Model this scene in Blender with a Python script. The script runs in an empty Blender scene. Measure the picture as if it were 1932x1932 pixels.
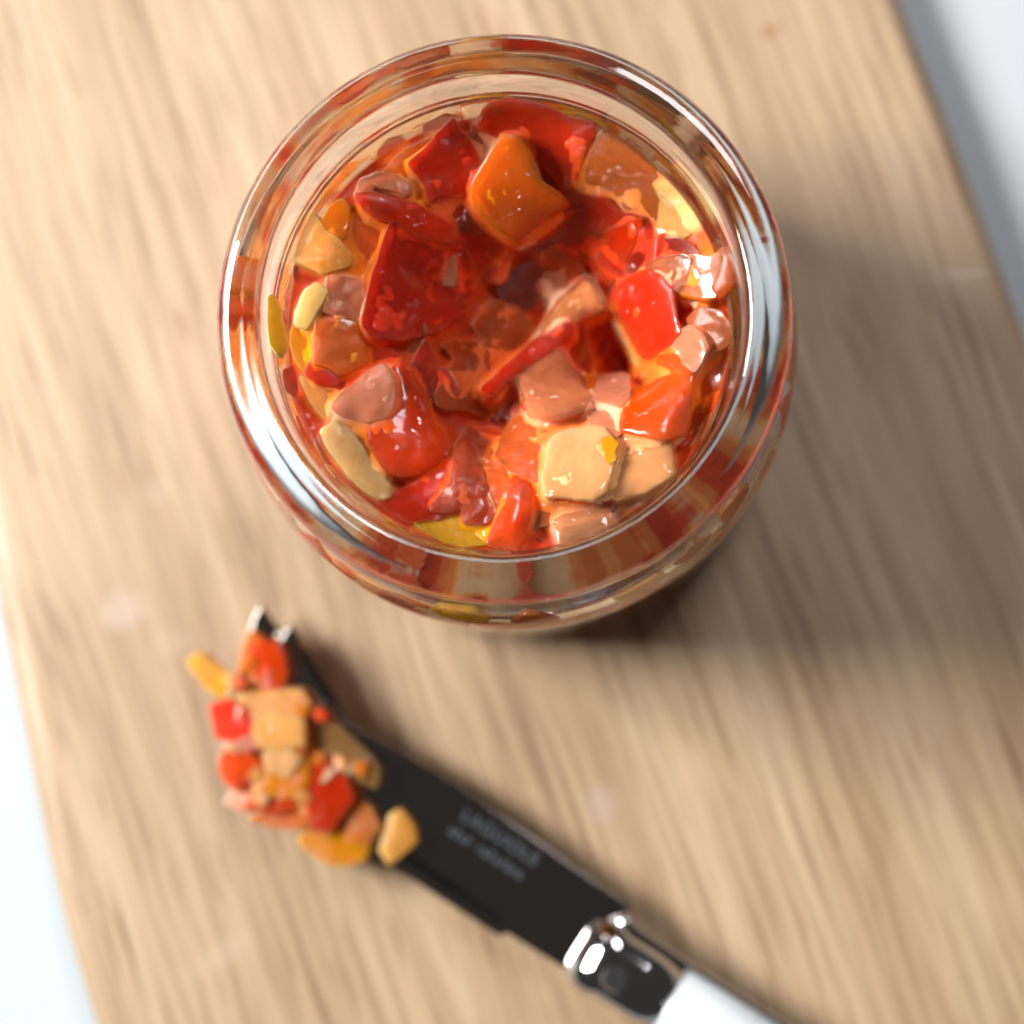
import bpy, bmesh, math, random
from mathutils import Vector, Matrix, noise
from mathutils.geometry import delaunay_2d_cdt

random.seed(11)
sc = bpy.context.scene
C = sc.collection

# ------------------------------------------------------------------ camera
# all lengths in metres, board top at z = 0, jar axis through the origin
FPX, CX, CY = 4000.0, 966.0, 966.0           # focal length and centre in units of a 1932-px frame
NADIR = (1162.0, 1303.0)                     # where the plumb line under the camera meets the frame
RIM_Z, RIM_D = 0.080, 0.300
RIM_PX = (947.0, 590.0)
ez = -Vector((NADIR[0] - CX, -(NADIR[1] - CY), -FPX)).normalized()
ey = Vector((0, 1, 0)); ey = (ey - ez * ey.dot(ez)).normalized()
ex = ey.cross(ez)
ROT = Matrix((ex, ey, ez))                   # camera space -> world space


def ray(px, py):
    return ROT @ Vector((px - CX, -(py - CY), -FPX))


rr = ray(*RIM_PX)
CAM = Vector((0, 0, RIM_Z)) - rr * (RIM_D / FPX)


def at(px, py, z):
    """the point at height z (metres) where something seen at that place of the frame stands"""
    d = ray(px, py)
    return CAM + d * ((z - CAM.z) / d.z)


cam = bpy.data.cameras.new('camera')
camo = bpy.data.objects.new('camera', cam)
C.objects.link(camo)
camo.matrix_world = Matrix.Translation(CAM) @ ROT.to_4x4()
cam.sensor_width = 36.0
cam.lens = 36.0 * FPX / 1932.0
cam.clip_start, cam.clip_end = 0.01, 20.0
cam.dof.use_dof = True
cam.dof.focus_distance = RIM_D + 0.009
cam.dof.aperture_fstop = 6.8
sc.camera = camo

# ------------------------------------------------------------------ light
w = bpy.data.worlds.new('World')
sc.world = w
w.use_nodes = True
bgn = w.node_tree.nodes['Background']
bgn.inputs[0].default_value = (1.0, 0.92, 0.86, 1)
bgn.inputs[1].default_value = 0.05


def area(name, loc, target, sx, sy, power, col):
    l = bpy.data.lights.new(name, 'AREA')
    l.shape = 'RECTANGLE'
    l.size, l.size_y, l.energy, l.color = sx, sy, power, col
    o = bpy.data.objects.new(name, l)
    C.objects.link(o)
    o.location = loc
    o.rotation_euler = (Vector(target) - Vector(loc)).to_track_quat('-Z', 'Y').to_euler()
    return o


area('window_light', (-0.80, 0.16, 0.70), (0.0, 0.0, 0.0), 0.42, 0.36, 28.0, (1.0, 0.985, 0.97))
area('window_light', (0.34, 0.62, 1.0), (0.0, 0.0, 0.0), 0.36, 0.30, 6.2, (0.97, 0.96, 1.0))

sc.view_settings.view_transform = 'Standard'
sc.view_settings.look = 'None'
sc.view_settings.exposure = 0.0
sc.view_settings.gamma = 1.0
sc.render.engine = 'CYCLES'
cy = sc.cycles
cy.max_bounces = 18
cy.transmission_bounces = 16
cy.glossy_bounces = 8
cy.diffuse_bounces = 4
cy.sample_clamp_indirect = 20.0
cy.use_denoising = True
cy.caustics_refractive = True
cy.caustics_reflective = True
cy.blur_glossy = 0.3


# ------------------------------------------------------------------ helpers
def tag(o, label=None, cat=None, group=None, kind=None):
    for k, v in (('label', label), ('category', cat), ('group', group), ('kind', kind)):
        if v:
            o[k] = v
    return o


def link(name, me, mat, parent=None, smooth=True):
    o = bpy.data.objects.new(name, me)
    C.objects.link(o)
    if mat:
        me.materials.append(mat)
    if smooth:
        me.polygons.foreach_set('use_smooth', [True] * len(me.polygons))
    if parent:
        o.parent = parent
    return o


def from_bm(name, bm, mat, parent=None, smooth=True):
    bmesh.ops.recalc_face_normals(bm, faces=bm.faces)
    me = bpy.data.meshes.new(name)
    bm.to_mesh(me)
    bm.free()
    return link(name, me, mat, parent, smooth)


def empty(name, loc):
    o = bpy.data.objects.new(name, None)
    C.objects.link(o)
    o.location = loc
    o.empty_display_size = 0.01
    return o


def lathe(profile, seg=192):
    """closed profile of (r, z); points with r == 0 become poles"""
    bm = bmesh.new()
    rings = []
    for r, z in profile:
        if r < 1e-7:
            rings.append([bm.verts.new((0, 0, z))])
        else:
            rings.append([bm.verts.new((r * math.cos(2 * math.pi * i / seg), r * math.sin(2 * math.pi * i / seg), z)) for i in range(seg)])
    for a, b in zip(rings, rings[1:]):
        for i in range(seg):
            j = (i + 1) % seg
            if len(a) == 1 and len(b) == 1:
                continue
            if len(a) == 1:
                bm.faces.new((a[0], b[i], b[j]))
            elif len(b) == 1:
                bm.faces.new((a[i], b[0], a[j]))
            else:
                bm.faces.new((a[i], b[i], b[j], a[j]))
    return bm


def catmull(pts, n=6):
    out = []
    for i in range(len(pts) - 1):
        p0 = pts[max(i - 1, 0)]; p1 = pts[i]; p2 = pts[i + 1]; p3 = pts[min(i + 2, len(pts) - 1)]
        for k in range(n):
            t = k / n
            out.append(tuple(0.5 * ((2 * b) + (c - a) * t + (2 * a - 5 * b + 4 * c - d) * t * t + (3 * b - a - 3 * c + d) * t ** 3)
                             for a, b, c, d in zip(p0, p1, p2, p3)))
    out.append(tuple(pts[-1]))
    return out


# ------------------------------------------------------------------ materials
class NT:
    def __init__(self, name):
        self.m = bpy.data.materials.new(name)
        self.m.use_nodes = True
        self.t = self.m.node_tree
        self.b = self.t.nodes['Principled BSDF']

    def n(self, kind, **kw):
        nd = self.t.nodes.new(kind)
        for k, v in kw.items():
            if k in nd.inputs:
                nd.inputs[k].default_value = v
            else:
                setattr(nd, k, v)
        return nd

    def l(self, a, b):
        self.t.links.new(a, b)

    def ramp(self, fac, stops):
        r = self.n('ShaderNodeValToRGB')
        e = r.color_ramp.elements
        while len(e) < len(stops):
            e.new(0.5)
        for q, (p, c) in zip(e, stops):
            q.position = p
            q.color = (*c, 1) if len(c) == 3 else c
        self.l(fac, r.inputs[0])
        return r.outputs[0]

    def mix(self, fac, a, b, blend='MIX'):
        x = self.n('ShaderNodeMix', data_type='RGBA', blend_type=blend)
        for s, v in ((x.inputs[0], fac), (x.inputs[6], a), (x.inputs[7], b)):
            if isinstance(v, (int, float)):
                s.default_value = v
            elif isinstance(v, tuple):
                s.default_value = (*v, 1)
            else:
                self.l(v, s)
        return x.outputs[2]

    def math(self, op, a, b=0.0, clamp=False):
        x = self.n('ShaderNodeMath', operation=op, use_clamp=clamp)
        for s, v in ((x.inputs[0], a), (x.inputs[1], b)):
            if isinstance(v, (int, float)):
                s.default_value = v
            else:
                self.l(v, s)
        return x.outputs[0]


GRAIN = math.radians(19.5)      # the grain leans this far off the frame's vertical


def wood_material():
    g = NT('wood')
    tc = g.n('ShaderNodeTexCoord')
    rot = g.n('ShaderNodeMapping')
    rot.inputs['Rotation'].default_value = (0, 0, -GRAIN)
    g.l(tc.outputs['Object'], rot.inputs['Vector'])
    # slow waviness
    wn = g.n('ShaderNodeTexNoise', Scale=14.0, Detail=1.0)
    g.l(rot.outputs[0], wn.inputs['Vector'])
    sub = g.n('ShaderNodeVectorMath', operation='SUBTRACT')
    g.l(wn.outputs['Color'], sub.inputs[0]); sub.inputs[1].default_value = (0.5, 0.5, 0.5)
    scl = g.n('ShaderNodeVectorMath', operation='MULTIPLY'); g.l(sub.outputs[0], scl.inputs[0])
    scl.inputs[1].default_value = (0.0035, 0.0, 0.0)
    add = g.n('ShaderNodeVectorMath', operation='ADD'); g.l(rot.outputs[0], add.inputs[0]); g.l(scl.outputs[0], add.inputs[1])

    def streak(sx, sy, det, rough=0.55):
        mp = g.n('ShaderNodeMapping'); mp.inputs['Scale'].default_value = (sx, sy, sx)
        g.l(add.outputs[0], mp.inputs['Vector'])
        nz = g.n('ShaderNodeTexNoise', Scale=1.0, Detail=det, Roughness=rough)
        g.l(mp.outputs[0], nz.inputs['Vector'])
        return nz.outputs['Fac']
    broad = streak(75, 3.5, 3)
    mid = streak(380, 13.0, 3)
    fine = streak(620, 26.0, 2)
    pore = streak(640, 40.0, 1)
    a = g.ramp(broad, [(0.36, (0.335, 0.216, 0.115)), (0.52, (0.395, 0.266, 0.147)), (0.66, (0.438, 0.310, 0.187))])
    m1 = g.ramp(mid, [(0.33, (0.77, 0.71, 0.65)), (0.50, (1.0, 1.0, 1.0)), (0.68, (1.10, 1.10, 1.10))])
    a = g.mix(0.85, a, m1, 'MULTIPLY')
    f1 = g.ramp(fine, [(0.34, (0.72, 0.66, 0.60)), (0.5, (1, 1, 1)), (0.7, (1.07, 1.07, 1.07))])
    a = g.mix(0.9, a, f1, 'MULTIPLY')
    p1 = g.ramp(pore, [(0.29, (0.62, 0.50, 0.40)), (0.37, (1, 1, 1))])
    a = g.mix(0.9, a, p1, 'MULTIPLY')

    def spot(px, py, rx, ry, ang, col, strength, soft=0.5, nscale=90.0):
        nonlocal a
        p = at(px, py, 0.0)
        mp = g.n('ShaderNodeMapping', vector_type='TEXTURE')
        mp.inputs['Location'].default_value = (p.x, p.y, 0)
        mp.inputs['Rotation'].default_value = (0, 0, ang)
        mp.inputs['Scale'].default_value = (rx, ry, 1)
        g.l(tc.outputs['Object'], mp.inputs['Vector'])
        nz = g.n('ShaderNodeTexNoise', Scale=nscale, Detail=3.0); g.l(tc.outputs['Object'], nz.inputs['Vector'])
        ln = g.n('ShaderNodeVectorMath', operation='LENGTH')
        sp = g.n('ShaderNodeSeparateXYZ'); g.l(mp.outputs[0], sp.inputs[0])
        cb = g.n('ShaderNodeCombineXYZ'); g.l(sp.outputs[0], cb.inputs[0]); g.l(sp.outputs[1], cb.inputs[1])
        g.l(cb.outputs[0], ln.inputs[0])
        d = g.math('ADD', ln.outputs['Value'], g.math('MULTIPLY', g.math('SUBTRACT', nz.outputs['Fac'], 0.5), 1.4))
        r = g.n('ShaderNodeMapRange', interpolation_type='SMOOTHSTEP')
        g.l(d, r.inputs[0])
        r.inputs[1].default_value = 1.0; r.inputs[2].default_value = 1.0 - soft
        r.inputs[3].default_value = 0.0; r.inputs[4].default_value = strength
        a = g.mix(r.outputs[0], a, col)
    spot(1452, 58, 0.0024, 0.0021, 0, (0.30, 0.145, 0.04), 0.85, 0.6, 260)
    spot(228, 1150, 0.0052, 0.0044, 0.3, (0.50, 0.40, 0.33), 0.40, 0.8)
    spot(320, 1215, 0.0050, 0.0040, 0.3, (0.48, 0.37, 0.27), 0.30, 0.8)
    spot(1815, 517, 0.0072, 0.0011, 0.12, (0.54, 0.43, 0.32), 0.40, 0.7)
    spot(1135, 1520, 0.0032, 0.0045, 0.3, (0.40, 0.32, 0.28), 0.45, 0.8)
    spot(420, 1800, 0.0100, 0.0030, 0.6, (0.48, 0.37, 0.27), 0.25, 0.8)
    spot(1180, 1960, 0.0060, 0.0020, 1.0, (0.48, 0.37, 0.27), 0.25, 0.8)
    spot(300, 920, 0.0040, 0.0030, 1.0, (0.50, 0.39, 0.29), 0.25, 0.8)
    spot(880, 1880, 0.0014, 0.0100, 0.5, (0.50, 0.39, 0.29), 0.25, 0.8)
    spot(1600, 1330, 0.0090, 0.0040, 1.2, (0.42, 0.28, 0.17), 0.40, 0.9)
    g.l(a, g.b.inputs['Base Color'])
    rg = g.ramp(mid, [(0.3, (0.60,) * 3), (0.7, (0.48,) * 3)])
    g.l(rg, g.b.inputs['Roughness'])
    g.b.inputs['Specular IOR Level'].default_value = 0.95
    bp = g.n('ShaderNodeBump', Strength=0.35, Distance=0.0004)
    g.l(g.math('ADD', pore, fine), bp.inputs['Height'])
    g.l(bp.outputs[0], g.b.inputs['Normal'])
    return g.m


def simple(name, col, rough, metal=0.0, **kw):
    g = NT(name)
    g.b.inputs['Base Color'].default_value = (*col, 1)
    g.b.inputs['Roughness'].default_value = rough
    g.b.inputs['Metallic'].default_value = metal
    for k, v in kw.items():
        g.b.inputs[k.replace('_', ' ')].default_value = v
    return g


def veg_material(name, sss=0.7, sscale=0.004, trans=0.0, rough=0.25, bump=0.3, pulp=0.0):
    """wet vegetable flesh in the object's own colour: two tones, a paler cut edge, a film of juice"""
    g = NT(name)
    tc = g.n('ShaderNodeTexCoord')
    oi = g.n('ShaderNodeObjectInfo')
    geo = g.n('ShaderNodeNewGeometry')
    off = g.n('ShaderNodeVectorMath', operation='ADD')
    g.l(tc.outputs['Object'], off.inputs[0]); g.l(oi.outputs['Random'], off.inputs[1])
    n1 = g.n('ShaderNodeTexNoise', Scale=130.0, Detail=3.0, Roughness=0.6)
    g.l(off.outputs[0], n1.inputs['Vector'])
    at_mix = g.n('ShaderNodeAttribute', attribute_name='tone')
    at_edge = g.n('ShaderNodeAttribute', attribute_name='cut')
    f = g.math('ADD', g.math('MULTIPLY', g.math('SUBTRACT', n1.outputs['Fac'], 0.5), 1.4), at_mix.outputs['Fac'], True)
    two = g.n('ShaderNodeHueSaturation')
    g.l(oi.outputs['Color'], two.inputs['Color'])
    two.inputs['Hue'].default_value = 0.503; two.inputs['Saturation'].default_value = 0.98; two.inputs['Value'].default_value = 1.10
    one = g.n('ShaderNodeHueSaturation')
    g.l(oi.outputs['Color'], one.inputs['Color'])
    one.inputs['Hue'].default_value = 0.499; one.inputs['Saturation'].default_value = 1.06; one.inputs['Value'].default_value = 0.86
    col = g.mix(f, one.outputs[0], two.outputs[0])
    n2 = g.n('ShaderNodeTexNoise', Scale=420.0, Detail=2.0)
    g.l(off.outputs[0], n2.inputs['Vector'])
    cutc = g.mix(0.22, oi.outputs['Color'], (0.92, 0.50, 0.16))
    e = g.math('MULTIPLY', at_edge.outputs['Fac'], g.ramp(n2.outputs['Fac'], [(0.35, (0, 0, 0)), (0.65, (1, 1, 1))]), True)
    col = g.mix(e, col, cutc)
    vr = g.n('ShaderNodeVectorRotate', rotation_type='Z_AXIS')
    g.l(off.outputs[0], vr.inputs['Vector']); g.l(g.math('MULTIPLY', oi.outputs['Random'], 6.28), vr.inputs['Angle'])
    mp3 = g.n('ShaderNodeMapping'); mp3.inputs['Scale'].default_value = (1100, 260, 500); g.l(vr.outputs[0], mp3.inputs['Vector'])
    n3 = g.n('ShaderNodeTexNoise', Scale=1.0, Detail=3.0)
    g.l(mp3.outputs[0], n3.inputs['Vector'])
    fc = g.ramp(n3.outputs['Fac'], [(0.3, (0.88, 0.84, 0.81)), (0.62, (1.05, 1.06, 1.07))])
    col = g.mix(0.6, col, fc, 'MULTIPLY')
    g.l(col, g.b.inputs['Base Color'])
    g.b.inputs['Subsurface Weight'].default_value = sss
    g.b.inputs['Subsurface Radius'].default_value = (1.0, 1.0, 1.0)
    g.b.inputs['Subsurface Scale'].default_value = sscale
    g.b.inputs['Transmission Weight'].default_value = trans
    g.b.inputs['IOR'].default_value = 1.36
    g.b.inputs['Roughness'].default_value = rough
    g.b.inputs['Specular IOR Level'].default_value = 0.0
    g.b.inputs['Coat Weight'].default_value = 0.6
    g.b.inputs['Coat Roughness'].default_value = 0.02
    g.b.inputs['Coat IOR'].default_value = 1.45
    # juice lies over neighbouring pieces alike, so its ripples follow the place, not the piece
    bn = g.n('ShaderNodeTexNoise', Scale=480.0, Detail=3.0, Roughness=0.6)
    g.l(geo.outputs['Position'], bn.inputs['Vector'])
    wet = g.n('ShaderNodeTexNoise', Scale=150.0, Detail=2.0)
    g.l(geo.outputs['Position'], wet.inputs['Vector'])
    wf = g.ramp(wet.outputs['Fac'], [(0.52 - 0.12 * pulp, (0.02,) * 3), (0.60 - 0.12 * pulp, (1.0,) * 3)])
    bp = g.n('ShaderNodeBump', Strength=min(1.0, bump), Distance=0.0022)
    g.l(g.math('MULTIPLY', bn.outputs['Fac'], wf), bp.inputs['Height'])
    g.l(bp.outputs[0], g.b.inputs['Coat Normal'])
    bp2 = g.n('ShaderNodeBump', Strength=0.25 + 0.3 * pulp, Distance=0.0008)
    g.l(n1.outputs['Fac'], bp2.inputs['Height'])
    g.l(bp2.outputs[0], g.b.inputs['Normal'])
    return g.m


def lin(c):
    c = [((v / 255.0 + 0.055) / 1.055) ** 2.4 for v in c]
    k = min(1 / 0.82, 0.86 / max(c))
    return tuple(v * k for v in c)


M = {}
M['wood'] = wood_material()
gw = simple('white_table', (0.43, 0.48, 0.51), 0.45)
M['table'] = gw.m
gg = simple('jar_glass', (0.985, 0.995, 0.99), 0.0)
gg.b.inputs['Transmission Weight'].default_value = 1.0
gg.b.inputs['IOR'].default_value = 1.50
tcg = gg.n('ShaderNodeTexCoord')
ng = gg.n('ShaderNodeTexNoise', Scale=120.0, Detail=2.0); gg.l(tcg.outputs['Object'], ng.inputs['Vector'])
bg_ = gg.n('ShaderNodeBump', Strength=0.10, Distance=0.0008); gg.l(ng.outputs['Fac'], bg_.inputs['Height'])
gg.l(bg_.outputs[0], gg.b.inputs['Normal'])
M['glass'] = gg.m
M['firm'] = veg_material('pepper_flesh', 0.85, 0.0024, trans=0.75, rough=0.32, bump=0.9)
M['wet'] = veg_material('wet_pulp', 0.6, 0.0012, trans=0.75, rough=0.3, bump=1.0, pulp=1.0)
M['glassy'] = veg_material('glassy_flesh', 0.5, 0.0015, trans=0.93, rough=0.2, bump=0.8, pulp=0.3)
M['pale'] = veg_material('pale_flesh', 0.85, 0.0024, trans=0.42, rough=0.32, bump=0.8)
SURF = {'cream': 'pale', 'amber': 'pale', 'yellow': 'pale', 'onion': 'wet', 'pulp': 'wet', 'brown': 'wet', 'purple': 'wet', 'clear': 'glassy'}
TONE = {'red': (200, 45, 14), 'darkred': (150, 28, 12), 'redorange': (218, 75, 18), 'orange': (234, 125, 30), 'amber': (232, 158, 90), 'yellow': (246, 175, 20),
        'cream': (235, 190, 140), 'onion': (200, 115, 88), 'clear': (185, 115, 80), 'pulp': (170, 66, 36), 'brown': (172, 82, 38), 'purple': (85, 25, 30)}
gs = simple('steel', (0.42, 0.38, 0.355), 0.16, 1.0)
ns = gs.n('ShaderNodeTexNoise', Scale=900.0, Detail=2.0)
tcs = gs.n('ShaderNodeTexCoord'); gs.l(tcs.outputs['Object'], ns.inputs['Vector'])
gs.l(gs.ramp(ns.outputs['Fac'], [(0.3, (0.11,) * 3), (0.7, (0.13,) * 3)]), gs.b.inputs['Roughness'])
M['steel'] = gs.m
M['polished'] = simple('polished_steel', (0.62, 0.62, 0.63), 0.08, 1.0).m
M['bevel'] = simple('ground_steel_dark_reflection', (0.16, 0.17, 0.17), 0.2, 1.0).m  # dark reflection of the room put into the cutting edge's base colour
M['etch'] = simple('etched_mark', (0.15, 0.17, 0.20), 0.5, 0.8).m
M['white'] = simple('white_handle', (0.52, 0.56, 0.58), 0.28).m
M['rivet'] = simple('rivet_steel', (0.42, 0.44, 0.46), 0.25, 1.0).m


def sauce_material():
    g = NT('sauce')
    tc = g.n('ShaderNodeTexCoord')
    wv = g.n('ShaderNodeTexNoise', Scale=160.0, Detail=2.0); g.l(tc.outputs['Object'], wv.inputs['Vector'])
    ad = g.n('ShaderNodeVectorMath', operation='MULTIPLY_ADD')
    g.l(wv.outputs['Color'], ad.inputs[0]); ad.inputs[1].default_value = (0.006,) * 3; g.l(tc.outputs['Object'], ad.inputs[2])
    vo = g.n('ShaderNodeTexVoronoi', Scale=150.0); g.l(ad.outputs[0], vo.inputs['Vector'])
    sp = g.n('ShaderNodeSeparateColor'); g.l(vo.outputs['Color'], sp.inputs[0])
    col = g.ramp(sp.outputs[0], [(0.0, (0.50, 0.04, 0.01)), (0.25, (0.66, 0.11, 0.012)), (0.45, (0.78, 0.22, 0.03)), (0.65, (0.76, 0.32, 0.09)), (0.85, (0.78, 0.48, 0.25))])
    geo = g.n('ShaderNodeNewGeometry')
    nz = g.n('ShaderNodeSeparateXYZ'); g.l(geo.outputs['True Normal'], nz.inputs[0])
    ta = g.n('ShaderNodeAttribute', attribute_name='tint')
    tv = g.ramp(wv.outputs['Fac'], [(0.3, (0.78, 0.66, 0.6)), (0.55, (1, 1, 1)), (0.75, (1.12, 1.25, 1.3))])
    top = g.mix(1.0, ta.outputs['Color'], tv, 'MULTIPLY')
    col = g.mix(g.math('GREATER_THAN', nz.outputs[2], 0.35), col, top)
    g.l(col, g.b.inputs['Base Color'])
    g.b.inputs['Subsurface Weight'].default_value = 0.6
    g.b.inputs['Subsurface Radius'].default_value = (1.0, 1.0, 1.0)
    g.b.inputs['Subsurface Scale'].default_value = 0.0012
    g.b.inputs['Transmission Weight'].default_value = 0.0
    g.b.inputs['IOR'].default_value = 1.36
    g.b.inputs['Roughness'].default_value = 0.3
    g.b.inputs['Specular IOR Level'].default_value = 0.0
    g.b.inputs['Coat Weight'].default_value = 0.6
    g.b.inputs['Coat Roughness'].default_value = 0.02
    g.b.inputs['Coat IOR'].default_value = 1.45
    bn = g.n('ShaderNodeTexNoise', Scale=480.0, Detail=3.0, Roughness=0.6); g.l(tc.outputs['Object'], bn.inputs['Vector'])
    wet = g.n('ShaderNodeTexNoise', Scale=150.0, Detail=2.0); g.l(geo.outputs['Position'], wet.inputs['Vector'])
    wf = g.ramp(wet.outputs['Fac'], [(0.42, (0.06,) * 3), (0.56, (1.0,) * 3)])
    bp = g.n('ShaderNodeBump', Strength=1.0, Distance=0.0022); g.l(g.math('MULTIPLY', bn.outputs['Fac'], wf), bp.inputs['Height'])
    g.l(bp.outputs[0], g.b.inputs['Coat Normal'])
    return g.m


M['sauce'] = sauce_material()

# ------------------------------------------------------------------ table and board
BOARD_T = 0.011
bm = bmesh.new()
bmesh.ops.create_grid(bm, x_segments=1, y_segments=1, size=0.38)
t = from_bm('table', bm, M['table'], smooth=False)
t.location = (0, 0, -BOARD_T)
tag(t, 'white table top under the wooden board', None, None, 'structure')

left = [(-330, -700), (-215, 0), (-120, 600), (-4, 1163), (93, 1648), (172, 1932), (330, 2420)]
right = [(1445, -700), (1706, 0), (1800, 240), (1905, 530), (2060, 960), (2410, 1932), (2580, 2420)]
outline = [at(x, y, 0.0) for x, y in catmull(left, 8)] + [at(x, y, 0.0) for x, y in reversed(catmull(right, 8))]
bm = bmesh.new()
top = [bm.verts.new((p.x, p.y, 0)) for p in outline]
f = bm.faces.new(top)
r = bmesh.ops.extrude_face_region(bm, geom=[f])
bmesh.ops.translate(bm, vec=(0, 0, -BOARD_T), verts=[e for e in r['geom'] if isinstance(e, bmesh.types.BMVert)])
bmesh.ops.recalc_face_normals(bm, faces=bm.faces)
edges = [e for e in bm.edges if abs(e.verts[0].co.z - e.verts[1].co.z) < 1e-6]
bmesh.ops.bevel(bm, geom=edges, offset=0.0042, segments=6, profile=0.5, affect='EDGES')
board = from_bm('cutting_board', bm, M['wood'], smooth=False)
for p in board.data.polygons:
    p.use_smooth = p.area < 0.004 and abs(p.normal.z) < 0.999
tag(board, 'pale brown wooden cutting board with rounded edges under the jar', 'cutting board')

# ------------------------------------------------------------------ glass jar
mm = 0.001
outer = catmull([(0, 1.6), (20, 1.2), (33, 0.3), (38.5, 0.0), (42.0, 1.4), (43.8, 5), (44.2, 12), (44.2, 30), (44.2, 48), (43.8, 54.5),
                 (42.4, 60.5), (40.4, 64.8), (39.75, 67.2), (39.95, 69.2), (40.7, 71.0), (41.15, 73.0), (41.2, 75.6), (41.05, 77.8), (40.3, 79.1), (39.0, 79.75), (36.9, 80.0)], 6)
inner = catmull([(36.9, 80.0), (35.3, 79.75), (34.5, 78.9), (34.2, 77.0), (34.1, 74.0), (34.05, 71.0), (33.9, 68.6), (33.4, 66.6), (32.9, 65.4), (32.8, 64.6),
                 (33.9, 63.2), (37.0, 60.8), (39.6, 57.6), (40.6, 52.5), (40.7, 45), (40.7, 20), (40.4, 11), (38.0, 6.6), (31, 5.0), (15, 5.6), (0, 5.8)], 6)
prof = outer + inner[1:]
bm = lathe([(max(r, 0) * mm, z * mm) for r, z in prof], 224)
jar = from_bm('glass_jar', bm, M['glass'])
tag(jar, 'open clear glass jar with thick rim filled with red relish on the board', 'jar')

# ------------------------------------------------------------------ vegetable pieces
CROPS = {'a': (541.0, 154.6, 0.24), 'b': (927.4, 154.6, 0.24), 'c': (541.0, 579.6, 0.24), 'd': (927.4, 579.6, 0.24),
         'k': (309.1, 1082.0, 0.30), 'p': (0.0, 0.0, 1.0)}


def inside(p, poly):
    x, y = p
    c = False
    j = len(poly) - 1
    for i in range(len(poly)):
        xi, yi = poly[i]; xj, yj = poly[j]
        if (yi > y) != (yj > y) and x < (xj - xi) * (y - yi) / (yj - yi) + xi:
            c = not c
        j = i
    return c


def bdist(p, poly):
    best = 1e9
    j = len(poly) - 1
    for i in range(len(poly)):
        ax, ay = poly[j]; bx, by = poly[i]
        dx, dy = bx - ax, by - ay
        L = dx * dx + dy * dy
        tt = 0 if L == 0 else max(0, min(1, ((p[0] - ax) * dx + (p[1] - ay) * dy) / L))
        best = min(best, math.hypot(p[0] - ax - dx * tt, p[1] - ay - dy * tt))
        j = i
    return best


def smooth_poly(poly, step):
    """slightly round the corners, resample, roughen"""
    out = []
    n = len(poly)
    for i in range(n):
        a, b = poly[i], poly[(i + 1) % n]
        out.append((a[0] * 0.955 + b[0] * 0.045, a[1] * 0.955 + b[1] * 0.045))
        out.append((a[0] * 0.045 + b[0] * 0.955, a[1] * 0.045 + b[1] * 0.955))
    res = []
    n = len(out)
    for i in range(n):
        a, b = out[i], out[(i + 1) % n]
        L = math.hypot(b[0] - a[0], b[1] - a[1])
        k = max(1, round(L / step))
        for q in range(k):
            tt = q / k
            res.append((a[0] + (b[0] - a[0]) * tt, a[1] + (b[1] - a[1]) * tt))
    return res


SEED = [0]


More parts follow.
